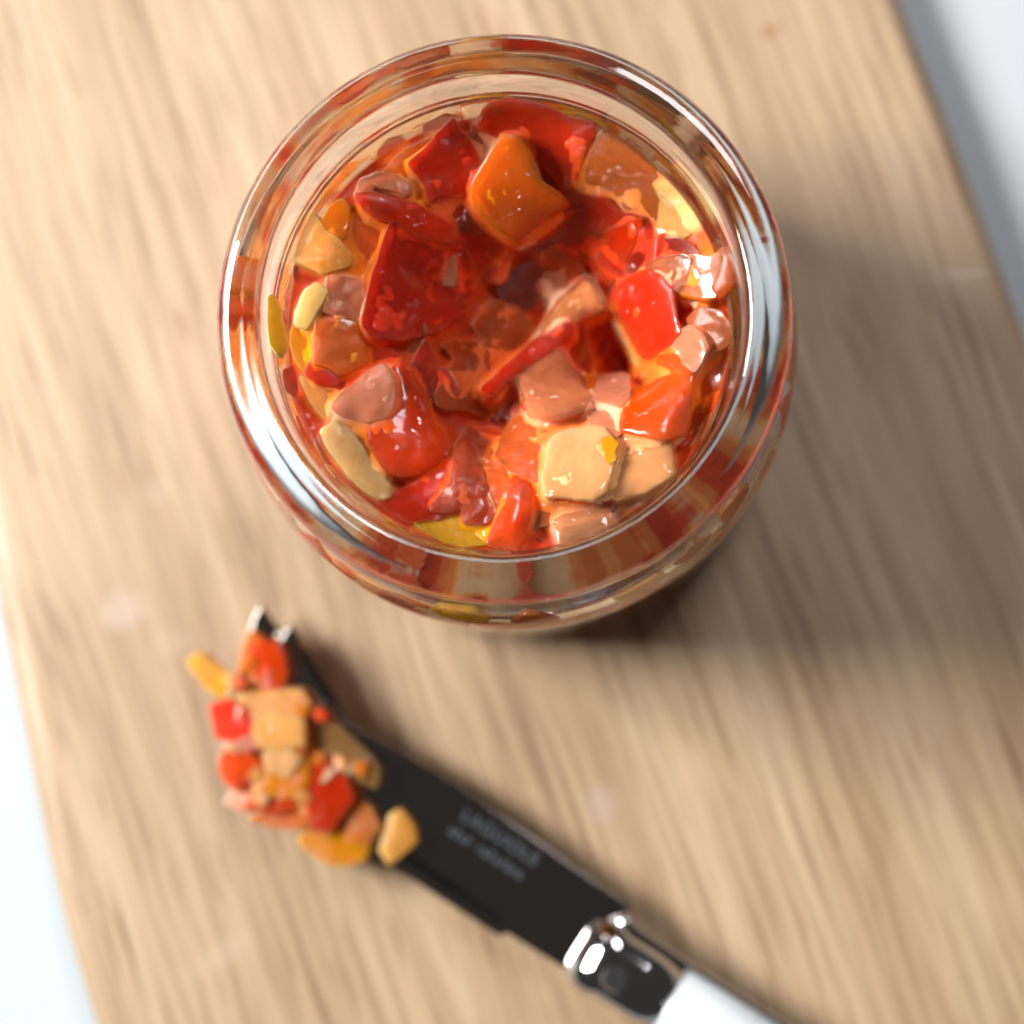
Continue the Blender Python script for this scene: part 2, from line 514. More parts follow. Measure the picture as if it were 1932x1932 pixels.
def slab(name, poly, zf, thick, mat, parent, col=None, jitter=0.11, dome=0.1, edge=0.16, rough=0.2, step=0.55, grad=(0, 0), tone=0.35, taper=-0.04, cutw=0.7, grow=0.35):
    """solid piece: poly in mm (world xy), zf(x, y) gives the height in mm of its top face, dome lifts its middle"""
    SEED[0] += 1
    sd = SEED[0] * 7.31
    if mat in TONE:
        dome *= 0.6; edge *= 0.5; rough *= 0.8
    pl = smooth_poly(poly, step)
    pl = [(x + jitter * noise.noise((x * 0.9, y * 0.9, sd)), y + jitter * noise.noise((x * 0.9, y * 0.9, sd + 50))) for x, y in pl]
    if grow:
        ar = sum(pl[i - 1][0] * pl[i][1] - pl[i][0] * pl[i - 1][1] for i in range(len(pl)))
        sg = 1.0 if ar > 0 else -1.0
        gp = []
        for i in range(len(pl)):
            ax, ay = pl[i - 1]; bx, by = pl[(i + 1) % len(pl)]
            L = math.hypot(bx - ax, by - ay) or 1
            gp.append((pl[i][0] + sg * grow * (by - ay) / L, pl[i][1] - sg * grow * (bx - ax) / L))
        pl = gp
    xs = [p[0] for p in pl]; ys = [p[1] for p in pl]
    cx, cy_ = sum(xs) / len(xs), sum(ys) / len(ys)
    ext = max(max(xs) - min(xs), max(ys) - min(ys))
    pts = list(pl)
    y = min(ys); row = 0
    while y < max(ys):
        x = min(xs) + (step * 0.5 if row % 2 else 0)
        while x < max(xs):
            q = (x + random.uniform(-.1, .1) * step, y + random.uniform(-.1, .1) * step)
            if inside(q, pl) and bdist(q, pl) > max(step * 0.45, 0.62):
                pts.append(q)
            x += step
        y += step * 0.87; row += 1
    # rings of points just inside the outline keep the cut edge crisp
    n = len(pl)
    ar = sum(pl[i - 1][0] * pl[i][1] - pl[i][0] * pl[i - 1][1] for i in range(n))
    sg = -1.0 if ar > 0 else 1.0
    for ins in (0.09, 0.2, 0.36):
        for i in range(n):
            ax, ay = pl[i - 1]; bx, by = pl[(i + 1) % n]
            L = math.hypot(bx - ax, by - ay) or 1
            q = (pl[i][0] + sg * ins * (by - ay) / L, pl[i][1] - sg * ins * (bx - ax) / L)
            if inside(q, pl) and bdist(q, pl) > ins * 0.8:
                pts.append(q)
    v, e, fcs, ov, oe, of = delaunay_2d_cdt([Vector(p) for p in pts], [(i, (i + 1) % n) for i in range(n)], [], 1, 1e-6)
    bm = bmesh.new()
    tl = bm.verts.layers.float.new('tone')
    cl = bm.verts.layers.float.new('cut')
    tv = []
    ds = [bdist(p, pl) for p in v]
    dmax = max(ds) or 1
    edge = min(edge, dmax * 0.8)
    top = []
    for p, d in zip(v, ds):
        h = 0.0
        if d < edge:
            k = 1 - d / edge
            h -= edge * 0.75 * (1 - math.sqrt(max(0, 1 - k * k)))
        h += dome * (1 - (1 - d / dmax) ** 2)
        nz = noise.noise((p[0] * 0.28, p[1] * 0.28, sd)) * 1.3 + noise.noise((p[0] * 0.8, p[1] * 0.8, sd)) * 0.45
        h += rough * nz * min(1.0, 0.4 + d)
        z = zf(p[0], p[1]) + h
        vv = bm.verts.new((p[0] * mm, p[1] * mm, z * mm))
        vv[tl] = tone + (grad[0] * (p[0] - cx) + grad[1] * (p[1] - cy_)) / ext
        vv[cl] = max(0.0, 1 - d / cutw) ** 1.5
        tv.append(vv)
        top.append(z)
    for fc in fcs:
        try:
            bm.faces.new([tv[i] for i in fc])
        except ValueError:
            pass
    # boundary loop in the CDT output
    bnd = [ed for ed in bm.edges if len(ed.link_faces) == 1]
    rings = []
    for lev, (dz, sh) in enumerate(((0.5, 0.0), (1.0, taper))):
        mp = {}
        for ed in bnd:
            for vv in ed.verts:
                if vv not in mp:
                    x, y = vv.co.x, vv.co.y
                    nx = x + (cx * mm - x) * sh + 0.0002 * noise.noise((x * 900, y * 900, sd + lev))
                    ny = y + (cy_ * mm - y) * sh + 0.0002 * noise.noise((x * 900, y * 900, sd + lev + 9))
                    nv = bm.verts.new((nx, ny, vv.co.z - thick * mm * dz))
                    nv[tl] = vv[tl]; nv[cl] = 0.9 if lev == 0 else 0.5
                    mp[vv] = nv
        rings.append(mp)
    m0, m1 = rings
    low = []
    for ed in bnd:
        a, b = ed.verts
        bm.faces.new((a, b, m0[b], m0[a]))
        bm.faces.new((m0[a], m0[b], m1[b], m1[a]))
        low.append((m1[a], m1[b]))
    zc = sum(q.co.z for q in m1.values()) / len(m1)
    c = bm.verts.new((cx * mm, cy_ * mm, zc)); c[tl] = tone; c[cl] = 0.2
    for a, b in low:
        bm.faces.new((a, b, c))
    # origin at the piece's own centre
    o3 = Vector((cx * mm, cy_ * mm, zc))
    for vv in bm.verts:
        vv.co -= o3
    o = from_bm(name, bm, M[SURF.get(mat, 'firm')] if mat in TONE else M[mat], parent)
    if mat not in TONE:
        o.location = o3 - (parent.location if parent else Vector())
        return o
    c_ = col or tuple(v * random.uniform(.92, 1.06) for v in TONE[mat])
    l_ = lin(c_)
    if parent is not None and parent.name == 'relish_helping':
        o.data.materials[0] = M['pale']
    elif mat in ('clear', 'onion'):                  # nearly clear flesh: little tint of its own
        l_ = tuple(0.6 * v + 0.4 * w_ for v, w_ in zip(l_, (0.95, 0.74, 0.50)))
    elif mat not in ('cream', 'amber', 'yellow'):
        l_ = tuple(v ** 0.80 for v in l_)
    o.color = (*l_, 1)
    o.location = o3 - (parent.location if parent else Vector())
    return o


def bowl_px(px, py):
    g = lambda x, y, q: math.exp(-((px - x) ** 2 + (py - y) ** 2) / (2 * q * q))
    return 18.0 * g(1045, 590, 150) + 13 * g(1165, 650, 50) + 5.5 * g(932, 790, 42) + 7 * g(1335, 815, 36) + 5 * g(1110, 470, 70) + 4 * g(1220, 985, 30)


def bowl(x, y):
    """height (mm) of the heap's surface inside the jar: hollowed where relish was spooned out"""
    d = ROT.transposed() @ (Vector((x * mm, y * mm, 0.064)) - CAM)
    px, py = CX - d.x / d.z * FPX, CY + d.y / d.z * FPX
    return 66.0 + 0.5 * max(0.0, min(1.0, (900 - px) / 300)) - bowl_px(px, py)


def piece(name, crop, pts, z, tilt, thick, mat, parent, label=None, **kw):
    """outline as seen, z height (mm) of its middle, tilt = rise per mm toward frame right / frame top"""
    ox, oy, s = CROPS[crop]
    px = [(ox + s * u, oy + s * v) for u, v in pts]
    mx = sum(p[0] for p in px) / len(px)
    my = sum(p[1] for p in px) / len(px)
    c = at(mx, my, z * mm) / mm
    if crop in 'abcd':
        g9 = 9 * math.exp(-((mx - 1030) ** 2 + (my - 600) ** 2) / (2 * 150 ** 2))
        lift = max(-1.2, min(5.5, z - 66 + g9)) * 0.8
        zf = lambda x, y: bowl(x, y) + lift + 0.5 * (tilt[0] * (x - c.x) + tilt[1] * (y - c.y))
    else:
        zf = lambda x, y: z + tilt[0] * (x - c.x) + tilt[1] * (y - c.y)
    poly = []
    for p in px:                                   # meet the surface the piece lies on
        zz = z
        for _ in range(5):
            q = at(p[0], p[1], zz * mm) / mm
            zz = zf(q.x, q.y)
        poly.append((q.x, q.y))
    o = slab(name, poly, zf, thick, mat, parent, **kw)
    if label:
        o['label'] = label
    return o


relish = empty('relish', (0, 0, 0.006))
tag(relish, 'red and orange pepper and onion relish heaped inside the glass jar', 'relish')


def hollow(x, y):
    """height (mm) of the pulp under the pieces"""
    return bowl(x, y) - 2.6 + 0.9 * noise.noise((x * 0.16, y * 0.16, 3.3)) + 0.6 * noise.noise((x * 0.45, y * 0.45, 8.1))


P = 'pepper_piece'; O = 'onion_piece'; V = 'vegetable_piece'
# (name, crop, outline, height, tilt, thickness, material, extra)
PIECES = [
 # ---- upper left
 (O, 'a', [(1380,130),(1450,100),(1620,90),(1700,110),(1620,190),(1500,290),(1430,240),(1390,190)], 65.5, (0,.1), 3, 'cream', {}),
 (O, 'a', [(1480,350),(1600,370),(1690,410),(1660,520),(1580,640),(1470,770),(1470,640),(1430,470)], 65.0, (0,.2), 3, 'clear', {}),
 (O, 'a', [(1210,850),(1310,860),(1440,890),(1510,960),(1580,1010),(1680,1110),(1640,1180),(1500,1180),(1400,1170),(1290,1130),(1100,1020),(1120,900)], 61.5, (-.1,.25), 4, 'pulp', dict(dome=.8)),
 (P, 'a', [(830,1110),(1000,1160),(1250,1230),(1340,1240),(1500,1150),(1700,1180),(1890,1370),(1800,1500),(1700,1640),(1600,1720),(1500,1790),(1300,1880),(1150,1960),(900,2020),(660,1990),(600,1900),(640,1700),(690,1500),(750,1330),(790,1190)], 59.5, (-.75,.12), 2.6, 'darkred', dict(dome=-.6, rough=.5, label='largest deep red pepper piece, lining the left of the hollow')),
 (P, 'a', [(490,980),(620,1000),(830,1110),(790,1200),(740,1340),(690,1500),(650,1690),(560,1660),(440,1580),(300,1510),(480,1440),(500,1350),(440,1240),(470,1060)], 64.6, (-.15,.1), 5, 'orange', dict(tone=.6)),
 (P, 'a', [(940,540),(1180,430),(1200,480),(1080,560),(1040,680),(1110,850),(1130,960),(1010,970),(900,900),(800,820),(720,760),(800,680),(870,590)], 65.5, (.0,.15), 4, 'orange', dict(tone=.7)),
 (P, 'a', [(1310,290),(1350,400),(1420,440),(1500,600),(1490,760),(1450,890),(1300,880),(1200,870),(1120,930),(1090,800),(1010,690),(960,640),(1100,520),(1200,400)], 67.3, (-.1,.3), 3.4, 'red', dict(dome=.9)),
 (P, 'a', [(540,890),(650,880),(850,920),(1010,960),(1100,1020),(1290,1120),(1340,1240),(1200,1240),(1050,1210),(830,1105),(700,1050),(620,990)], 66.6, (-.25,.05), 3.0, 'red', dict(dome=1.0, label='long red pepper strip lying above the deep red piece')),
 (V, 'a', [(590,770),(720,720),(850,740),(950,800),(970,850),(930,880),(850,840),(680,800),(650,870),(540,890)], 67.4, (-.1,.1), 2.2, 'onion', dict(rough=.6)),
 (P, 'a', [(280,1110),(350,980),(430,930),(480,980),(470,1060),(440,1220),(380,1230),(300,1180)], 66.8, (-.2,.2), 4, 'yellow', dict(tone=0.1)),
 (O, 'a', [(190,1010),(240,1090),(290,1180),(400,1250),(500,1370),(480,1440),(270,1490),(170,1440),(70,1400),(80,1280),(130,1150)], 67.0, (.1,.1), 4, 'amber', dict(grad=(-1.2,.4), tone=.6)),
 (O, 'a', [(320,1540),(450,1530),(560,1560),(620,1680),(640,1800),(640,1930),(500,1850),(390,1830),(300,1800),(320,1660)], 66.2, (-.15,0), 4, 'onion', dict(rough=.6)),
 (O, 'a', [(150,1640),(230,1590),(310,1640),(260,1740),(180,1880),(150,1930),(70,1900),(80,1800)], 67.4, (.1,0), 2.6, 'cream', dict(tone=.9)),
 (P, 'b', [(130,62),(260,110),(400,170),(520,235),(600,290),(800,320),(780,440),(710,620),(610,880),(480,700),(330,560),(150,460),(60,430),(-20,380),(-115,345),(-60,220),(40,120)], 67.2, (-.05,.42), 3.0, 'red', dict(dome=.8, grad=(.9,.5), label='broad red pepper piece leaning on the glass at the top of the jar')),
 # ---- upper right
 (P, 'b', [(540,940),(640,880),(900,920),(1000,1030),(1190,1070),(1220,1130),(1100,1320),(960,1510),(900,1500),(800,1380),(500,1330),(250,1320),(170,1230),(370,1080)], 56.5, (.1,.45), 3.5, 'darkred', {}),
 (P, 'b', [(890,1180),(1190,1080),(1080,1330),(940,1510),(870,1470),(790,1380),(800,1320),(900,1260)], 60.0, (.2,.3), 2.4, 'red', dict(tone=.1)),
 (O, 'b', [(880,380),(1000,430),(1150,520),(1300,660),(1290,740),(1230,790),(1330,980),(1300,1120),(1180,1090),(1000,1050),(880,940),(640,900),(700,620),(770,470),(800,480)], 64.2, (.1,.45), 3.2, 'brown', dict(dome=.9, grad=(.4,1.5), tone=.75, label='brownish translucent onion flap at the upper right of the relish')),
 (O, 'b', [(1400,760),(1500,880),(1600,1030),(1640,1150),(1480,1225),(1330,1190),(1320,980),(1240,810),(1290,800)], 63.8, (.2,.2), 3, 'cream', dict(grad=(.3,.8), tone=.4)),
 (P, 'b', [(1100,1300),(1330,1230),(1480,1240),(1620,1340),(1600,1380),(1330,1400),(1180,1470),(1060,1500)], 60.5, (.1,.1), 4, 'darkred', {}),
 (O, 'b', [(410,1530),(570,1510),(590,1640),(540,1730),(480,1790),(420,1780),(400,1640)], 53.5, (0,.2), 4, 'onion', {}),
 (P, 'b', [(400,1360),(480,1290),(560,1370),(700,1440),(730,1520),(600,1640),(570,1510),(410,1520)], 52.5, (.1,.2), 3, 'brown', {}),
 (V, 'b', [(150,1500),(330,1440),(400,1500),(390,1660),(300,1780),(150,1760),(50,1650)], 50.0, (0,.1), 4, 'purple', dict(dome=1.2)),
 (V, 'b', [(0,1720),(100,1730),(230,1800),(300,1900),(320,2000),(150,2100),(-50,2060),(-140,1900)], 52.5, (0,-.2), 4, 'brown', dict(dome=1.2, rough=.7)),
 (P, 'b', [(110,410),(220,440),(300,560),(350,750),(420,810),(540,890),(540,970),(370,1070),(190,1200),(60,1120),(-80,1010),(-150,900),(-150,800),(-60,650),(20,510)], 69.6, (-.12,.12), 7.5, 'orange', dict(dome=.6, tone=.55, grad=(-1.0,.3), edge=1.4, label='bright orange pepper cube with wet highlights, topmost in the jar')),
 (P, 'b', [(1180,1490),(1240,1480),(1330,1530),(1420,1640),(1440,1800),(1450,1870),(1480,1970),(1400,2060),(1240,2150),(1200,2140),(1100,1970),(990,1780),(950,1650),(1050,1550)], 69.0, (.15,.1), 5, 'red', dict(dome=1.6, edge=1.6, tone=.3, label='plump bright red pepper piece right of the dark hollow')),
 (O, 'b', [(1220,1440),(1330,1390),(1500,1365),(1560,1400),(1520,1560),(1460,1640),(1350,1570)], 71.0, (.1,.1), 3, 'clear', {}),
 (P, 'b', [(1470,1390),(1600,1370),(1700,1390),(1790,1350),(1820,1460),(1760,1590),(1760,1690),(1650,1690),(1500,1660),(1460,1620),(1500,1500)], 72.6, (.2,.05), 3, 'orange', dict(tone=.5)),
 (P, 'b', [(1830,1310),(1910,1330),(1918,1450),(1890,1600),(1800,1690),(1740,1680),(1690,1610),(1740,1480),(1780,1350)], 74.6, (.25,.0), 2.2, 'redorange', dict(dome=.8, tone=.4, label='curled orange pepper tip rising against the right inner glass')),
 (O, 'b', [(740,1520),(800,1560),(880,1720),(870,1770),(700,1840),(540,1940),(420,2000),(345,2035),(400,1920),(520,1730),(620,1640)], 64.0, (.15,.25), 1.5, 'clear', dict(dome=.3, tone=.7, label='pointed translucent onion sliver across the dark hollow')),
 # ---- lower left
 (P, 'c', [(560,130),(640,170),(800,330),(900,400),(900,500),(840,600),(740,470),(640,540),(560,600),(430,650),(380,570),(480,500),(600,460),(620,400),(600,280)], 63.6, (-.25,.05), 4, 'red', {}),
 (O, 'c', [(110,540),(250,590),(390,600),(420,660),(390,790),(300,860),(200,740),(150,650)], 64.5, (0,0), 4, 'amber', dict(tone=.9)),
 (P, 'c', [(40,190),(100,160),(200,150),(260,130),(250,300),(220,420),(180,530),(80,430),(40,290)], 65.6, (-.1,0), 5, 'yellow', dict(tone=.2)),
 (P, 'c', [(180,430),(340,450),(410,530),(380,605),(270,600),(150,525)], 66.0, (-.1,-.2), 4, 'redorange', dict(tone=.1)),
 (P, 'c', [(230,120),(300,85),(400,80),(540,110),(600,280),(630,400),(600,450),(480,500),(400,530),(340,470),(220,440),(210,300)], 66.6, (-.15,.05), 4, 'orange', dict(tone=.9, edge=1.3, label='peach orange pepper square at the far left of the relish')),
 (P, 'c', [(450,850),(560,870),(650,940),(740,1150),(820,1310),(800,1430),(700,1310),(600,1090),(520,960)], 66.6, (-.1,.1), 3, 'orange', dict(tone=.4)),
 (P, 'c', [(890,400),(940,460),(1030,600),(1080,680),(1120,880),(1200,970),(1290,1090),(1270,1140),(1180,1220),(1050,1300),(900,1320),(800,1300),(740,1220),(650,1050),(640,900),(800,790),(830,600),(840,480)], 66.0, (-.28,.0), 4, 'redorange', dict(dome=1.3, tone=.15, grad=(-.4,-1.0), edge=1.3, label='large orange red pepper piece at the lower left of the relish')),
 (O, 'c', [(360,790),(430,690),(560,600),(640,520),(750,455),(800,500),(840,580),(840,680),(820,790),(760,860),(640,900),(560,870),(450,850)], 68.6, (.05,.1), 2.2, 'onion', dict(dome=.9, rough=.4)),
 (O, 'c', [(330,870),(370,820),(440,860),(420,920),(350,950)], 66.0, (0,0), 2, 'clear', {}),
 (O, 'c', [(270,970),(380,900),(480,930),(530,1000),(600,1100),(650,1220),(740,1320),(805,1410),(800,1480),(760,1500),(640,1450),(500,1330),(400,1200),(310,1080)], 67.0, (-.1,-.05), 4.5, 'cream', dict(tone=.7, edge=1.3, label='long cream coloured piece along the lower left glass')),
 (P, 'c', [(720,1520),(850,1480),(1000,1390),(1060,1290),(1200,1200),(1330,1130),(1360,1250),(1290,1400),(1210,1520),(1170,1590),(1280,1600),(1200,1660),(1050,1660),(950,1670),(820,1590)], 63.6, (-.1,-.2), 4, 'red', dict(dome=.8)),
 (P, 'c', [(1010,1690),(1150,1640),(1330,1670),(1500,1700),(1610,1750),(1580,1850),(1400,1870),(1250,1830),(1120,1770)], 63.8, (0,-.2), 4, 'yellow', dict(tone=.7, label='lemon yellow pepper piece at the lower edge of the relish')),
 (P, 'c', [(1560,1850),(1600,1770),(1680,1730),(1720,1800),(1690,1890)], 63.8, (0,-.2), 4, 'darkred', {}),
 (O, 'c', [(1330,1100),(1390,980),(1450,950),(1500,990),(1570,1060),(1540,1130),(1530,1250),(1570,1400),(1640,1600),(1560,1690),(1400,1690),(1380,1570),(1250,1600),(1130,1590),(1200,1500),(1300,1380)], 65.4, (0,-.1), 4, 'pulp', dict(dome=1.0, rough=.8, tone=.6)),
 (V, 'c', [(1530,1090),(1700,1050),(1850,1120),(1990,1250),(1940,1400),(1860,1600),(1780,1760),(1640,1720),(1640,1560),(1570,1400),(1510,1240)], 65.0, (0,-.1), 5, 'brown', dict(dome=1.2, rough=.9, tone=.9)),
 (P, 'c', [(940,560),(1000,420),(1100,260),(1150,420),(1180,560),(1120,700),(1080,680)], 61.0, (-.1,0), 3, 'darkred', {}),
 (P, 'c', [(1580,300),(1750,250),(1930,320),(1910,420),(1720,570),(1620,590),(1560,430)], 57.0, (0,-.1), 4, 'pulp', dict(tone=.0)),
 (P, 'c', [(1230,300),(1300,270),(1450,280),(1590,290),(1580,420),(1640,560),(1580,640),(1620,700),(1670,720),(1650,800),(1560,850),(1400,800),(1250,790),(1190,760),(1180,680),(1270,560),(1330,400)], 60.5, (-.1,-.15), 3, 'brown', dict(tone=.15, label='brownish red slab in the middle of the relish')),
 # ---- lower right
 (V, 'd', [(60,780),(200,600),(270,760),(300,860),(160,870),(60,860),(0,800)], 60.5, (0,0), 4, 'pulp', dict(tone=.5, rough=.8)),
 (P, 'd', [(550,160),(700,120),(750,250),(780,400),(760,560),(680,560),(600,430),(520,360),(490,250)], 61.5, (-.2,.1), 3, 'red', dict(tone=0)),
 (P, 'd', [(-75,640),(100,480),(330,270),(600,120),(630,200),(430,340),(200,490),(-10,700)], 64.6, (.1,.1), 3, 'redorange', dict(tone=.0, label='narrow red pepper stick across the middle of the relish')),
 (V, 'd', [(160,880),(290,840),(480,860),(700,880),(820,920),(640,1000),(490,1080),(460,1150),(450,1240),(420,1370),(300,1340),(150,1280),(40,1180),(80,1030)], 64.6, (0,-.05), 5, 'brown', dict(dome=1.4, rough=1.0, tone=1.0)),
 (O, 'd', [(200,560),(350,450),(500,340),(550,350),(600,450),(700,540),(770,700),(720,800),(560,850),(430,880),(290,840),(250,700)], 67.0, (.05,-.05), 4.5, 'clear', dict(dome=.5, tone=.0, label='glassy pink onion square with a white vein')),
 (O, 'd', [(780,730),(900,720),(980,760),(1020,850),(1020,970),(950,1040),(890,960),(800,940),(760,850)], 66.6, (.1,0), 3.5, 'onion', dict(rough=.5)),
 (O, 'd', [(800,600),(850,540),(950,530),(1020,520),(1070,540),(1080,620),(1070,700),(1000,770),(900,740),(780,720)], 67.4, (.1,0), 4, 'onion', dict(dome=1.0)),
 (P, 'd', [(720,560),(760,530),(820,560),(800,620),(740,640)], 66.0, (0,0), 3, 'orange', {}),
 (P, 'd', [(1600,440),(1700,350),(1850,270),(1865,420),(1800,600),(1720,750),(1690,830),(1580,770),(1560,560)], 65.0, (.2,.1), 4, 'orange', dict(tone=.1)),
 (V, 'd', [(1540,100),(1640,10),(1800,40),(1870,150),(1860,290),(1700,370),(1680,290),(1640,190)], 68.4, (.1,0), 4, 'brown', dict(tone=.9, rough=.6)),
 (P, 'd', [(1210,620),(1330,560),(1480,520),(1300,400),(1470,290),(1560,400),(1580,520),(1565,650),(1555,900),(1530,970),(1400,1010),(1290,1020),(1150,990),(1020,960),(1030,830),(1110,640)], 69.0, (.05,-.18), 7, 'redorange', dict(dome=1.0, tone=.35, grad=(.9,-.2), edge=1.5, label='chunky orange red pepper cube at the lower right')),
 (O, 'd', [(1500,180),(1560,150),(1640,200),(1690,310),(1640,430),(1590,500),(1510,430),(1490,330),(1440,290)], 71.4, (.1,0), 2.5, 'onion', dict(rough=.6)),
 (V, 'd', [(320,1590),(420,1500),(650,1560),(740,1580),(620,1660),(490,1700),(370,1710),(280,1760),(240,1700)], 62.0, (0,-.2), 4, 'brown', dict(tone=.9)),
 (V, 'd', [(1010,1490),(1150,1450),(1280,1450),(1300,1520),(1150,1610),(1010,1690),(950,1650),(960,1560)], 59.0, (0,-.2), 4, 'brown', dict(tone=.2)),
 (P, 'd', [(230,1330),(330,1300),(420,1380),(430,1520),(330,1600),(290,1560)], 63.5, (0,-.1), 4, 'redorange', {}),
 (P, 'd', [(170,1290),(290,1370),(305,1500),(295,1640),(250,1800),(200,1900),(60,1880),(-30,1850),(30,1700),(120,1550),(150,1430)], 66.6, (-.2,-.1), 4, 'redorange', dict(dome=1.2, tone=.5, label='crescent of orange red pepper at the lower edge of the relish')),
 (O, 'd', [(490,1690),(580,1640),(800,1600),(920,1610),(975,1700),(940,1760),(700,1825),(540,1850),(520,1780)], 67.0, (0,-.3), 4, 'clear', dict(dome=.6, label='glassy onion piece below the two cream cubes')),
 (O, 'd', [(960,1010),(1020,980),(1150,975),(1280,1010),(1390,1030),(1410,1150),(1425,1300),(1340,1360),(1200,1440),(1100,1460),(980,1490),(920,1440),(950,1250),(970,1080)], 67.6, (.05,-.22), 6.5, 'cream', dict(dome=.5, tone=.35, edge=1.2, grad=(0,.8), label='cream cube with a notched top, nearest the lower right glass')),
 (O, 'd', [(455,1060),(500,1010),(600,970),(800,940),(880,950),(950,1050),(980,1075),(945,1130),(960,1190),(920,1360),(900,1440),(800,1500),(640,1490),(520,1470),(430,1480),(405,1330),(440,1200)], 70.4, (.05,-.2), 8, 'cream', dict(dome=.5, tone=.6, edge=1.3, grad=(0,.8), label='cream cube with a yellow corner at the lower right of the relish')),
 (P, 'd', [(870,1040),(930,1020),(985,1075),(950,1130),(965,1190),(925,1230),(890,1120)], 70.9, (.0,-.2), 1.5, 'yellow', dict(dome=.2, rough=.2)),
]
COLS = [(238,195,150),(190,105,60),(176,58,22),(196,34,8),(242,112,20),(244,122,22),(202,42,12),(206,52,14),(234,122,66),(248,132,8),(250,172,84),(244,128,54),(252,206,124),(208,54,12),
        (168,36,10),(204,50,12),(180,94,34),(208,162,100),(150,32,16),(172,82,58),(176,66,24),(112,36,34),(176,72,22),(238,122,12),(222,48,10),(190,106,66),(234,120,15),(234,92,12),(214,146,90),
        (208,48,8),(246,164,84),(252,155,5),(230,56,6),(246,128,26),(240,116,18),(224,72,12),(216,122,90),(232,160,105),(252,202,134),(214,48,8),(248,180,8),(146,30,10),(178,68,36),(206,88,22),(180,40,12),(184,60,18),(170,66,22),
        (158,56,30),(172,36,10),(198,48,10),(196,88,28),(202,130,98),(202,104,64),(206,108,72),(230,100,15),(208,82,12),(180,86,34),(232,92,12),(212,120,78),(172,86,34),(118,56,26),(222,82,16),(224,80,12),(206,150,112),(206,150,100),(216,162,110),(232,160,12)]
assert len(COLS) == len(PIECES)
for (nm, crop, pts, z, tilt, th, mat, kw), col in zip(PIECES, COLS):
    piece(nm, crop, pts, z, tilt, th + 1.0, mat, relish, col=col, **kw)

# deeper pieces that show in the gaps
rnd = random.Random(5)
KINDS = ['red', 'darkred', 'brown', 'redorange', 'pulp', 'red', 'redorange']


def blob_poly(cx, cy_, rx, ry, a, n=7, r=rnd):
    out = []
    for i in range(n):
        t_ = 2 * math.pi * (i + r.uniform(-.25, .25)) / n
        k = r.uniform(.8, 1.15)
        x, y = rx * k * math.cos(t_), ry * k * math.sin(t_)
        out.append((cx + x * math.cos(a) - y * math.sin(a), cy_ + x * math.sin(a) + y * math.cos(a)))
    return out


for i in range(46):
    rad = 34 * math.sqrt(rnd.uniform(0.02, 1)); an = rnd.uniform(0, 2 * math.pi)
    x, y = rad * math.cos(an), rad * math.sin(an)
    poly = blob_poly(x, y, rnd.uniform(2.5, 4.6), rnd.uniform(2.2, 3.4), rnd.uniform(0, 3), rnd.choice((4, 5, 5, 6)))
    sx, sy = rnd.uniform(-.15, .15), rnd.uniform(-.15, .15)
    z0 = hollow(x, y) + rnd.uniform(0.0, .8)
    mat = rnd.choice(KINDS)
    slab(O if mat in ('onion', 'amber') else P, poly, lambda u, v, z0=z0, x=x, y=y, sx=sx, sy=sy: z0 + sx * (u - x) + sy * (v - y), 3.5, mat, relish, step=.8)

# the sauce: a solid filling the jar whose top is the liquid that settles into every crevice between the pieces
from mathutils.bvhtree import BVHTree
import numpy as np
bpy.context.view_layer.update()
vs, fs, ft = [], [], []
for o in relish.children:
    b0 = len(vs)
    off = o.location + relish.location
    vs += [(v.co + off) / mm for v in o.data.vertices]
    for p in o.data.polygons:
        fs.append([b0 + k for k in p.vertices]); ft.append(tuple(o.color[:3]))
bvh = BVHTree.FromPolygons(vs, fs)
G, STEP = 71, 1.0
STEP = 0.36; G = int(2 * 34.2 / STEP) + 1
H = np.zeros((G, G)); COL = np.zeros((G, G, 3))
for iy in range(G):
    for ix in range(G):
        x, y = -34.2 + ix * STEP, -34.2 + iy * STEP
        if x * x + y * y > 34.6 ** 2:
            H[iy, ix] = 64.5; COL[iy, ix] = (.6, .10, .012); continue
        h0 = hollow(x, y)
        hit = bvh.ray_cast(Vector((x, y, 95)), Vector((0, 0, -1)))
        if hit[0] is not None and hit[0].z > h0:
            H[iy, ix] = hit[0].z; COL[iy, ix] = ft[hit[2]]
        else:
            H[iy, ix] = h0; COL[iy, ix] = (.50, .045, .010)


def gblur(a, sig):
    n = int(sig * 3)
    k = np.exp(-np.arange(-n, n + 1) ** 2 / (2 * sig * sig)); k /= k.sum()
    for ax in (0, 1):
        p = [(0, 0)] * a.ndim; p[ax] = (n, n)
        b = np.pad(a, p, mode='edge')
        a = sum(k[i] * np.take(b, range(i, i + a.shape[ax]), axis=ax) for i in range(2 * n + 1))
    return a


FH = gblur(H, 2.0) - 0.16
FC = gblur(COL, 1.3)


def film(x, y, A):
    fx = min(max((x + 34.2) / STEP, 0), G - 1.001); fy = min(max((y + 34.2) / STEP, 0), G - 1.001)
    i, k = int(fx), int(fy); u, v = fx - i, fy - k
    return (A[k, i] * (1 - u) + A[k, i + 1] * u) * (1 - v) + (A[k + 1, i] * (1 - u) + A[k + 1, i + 1] * u) * v


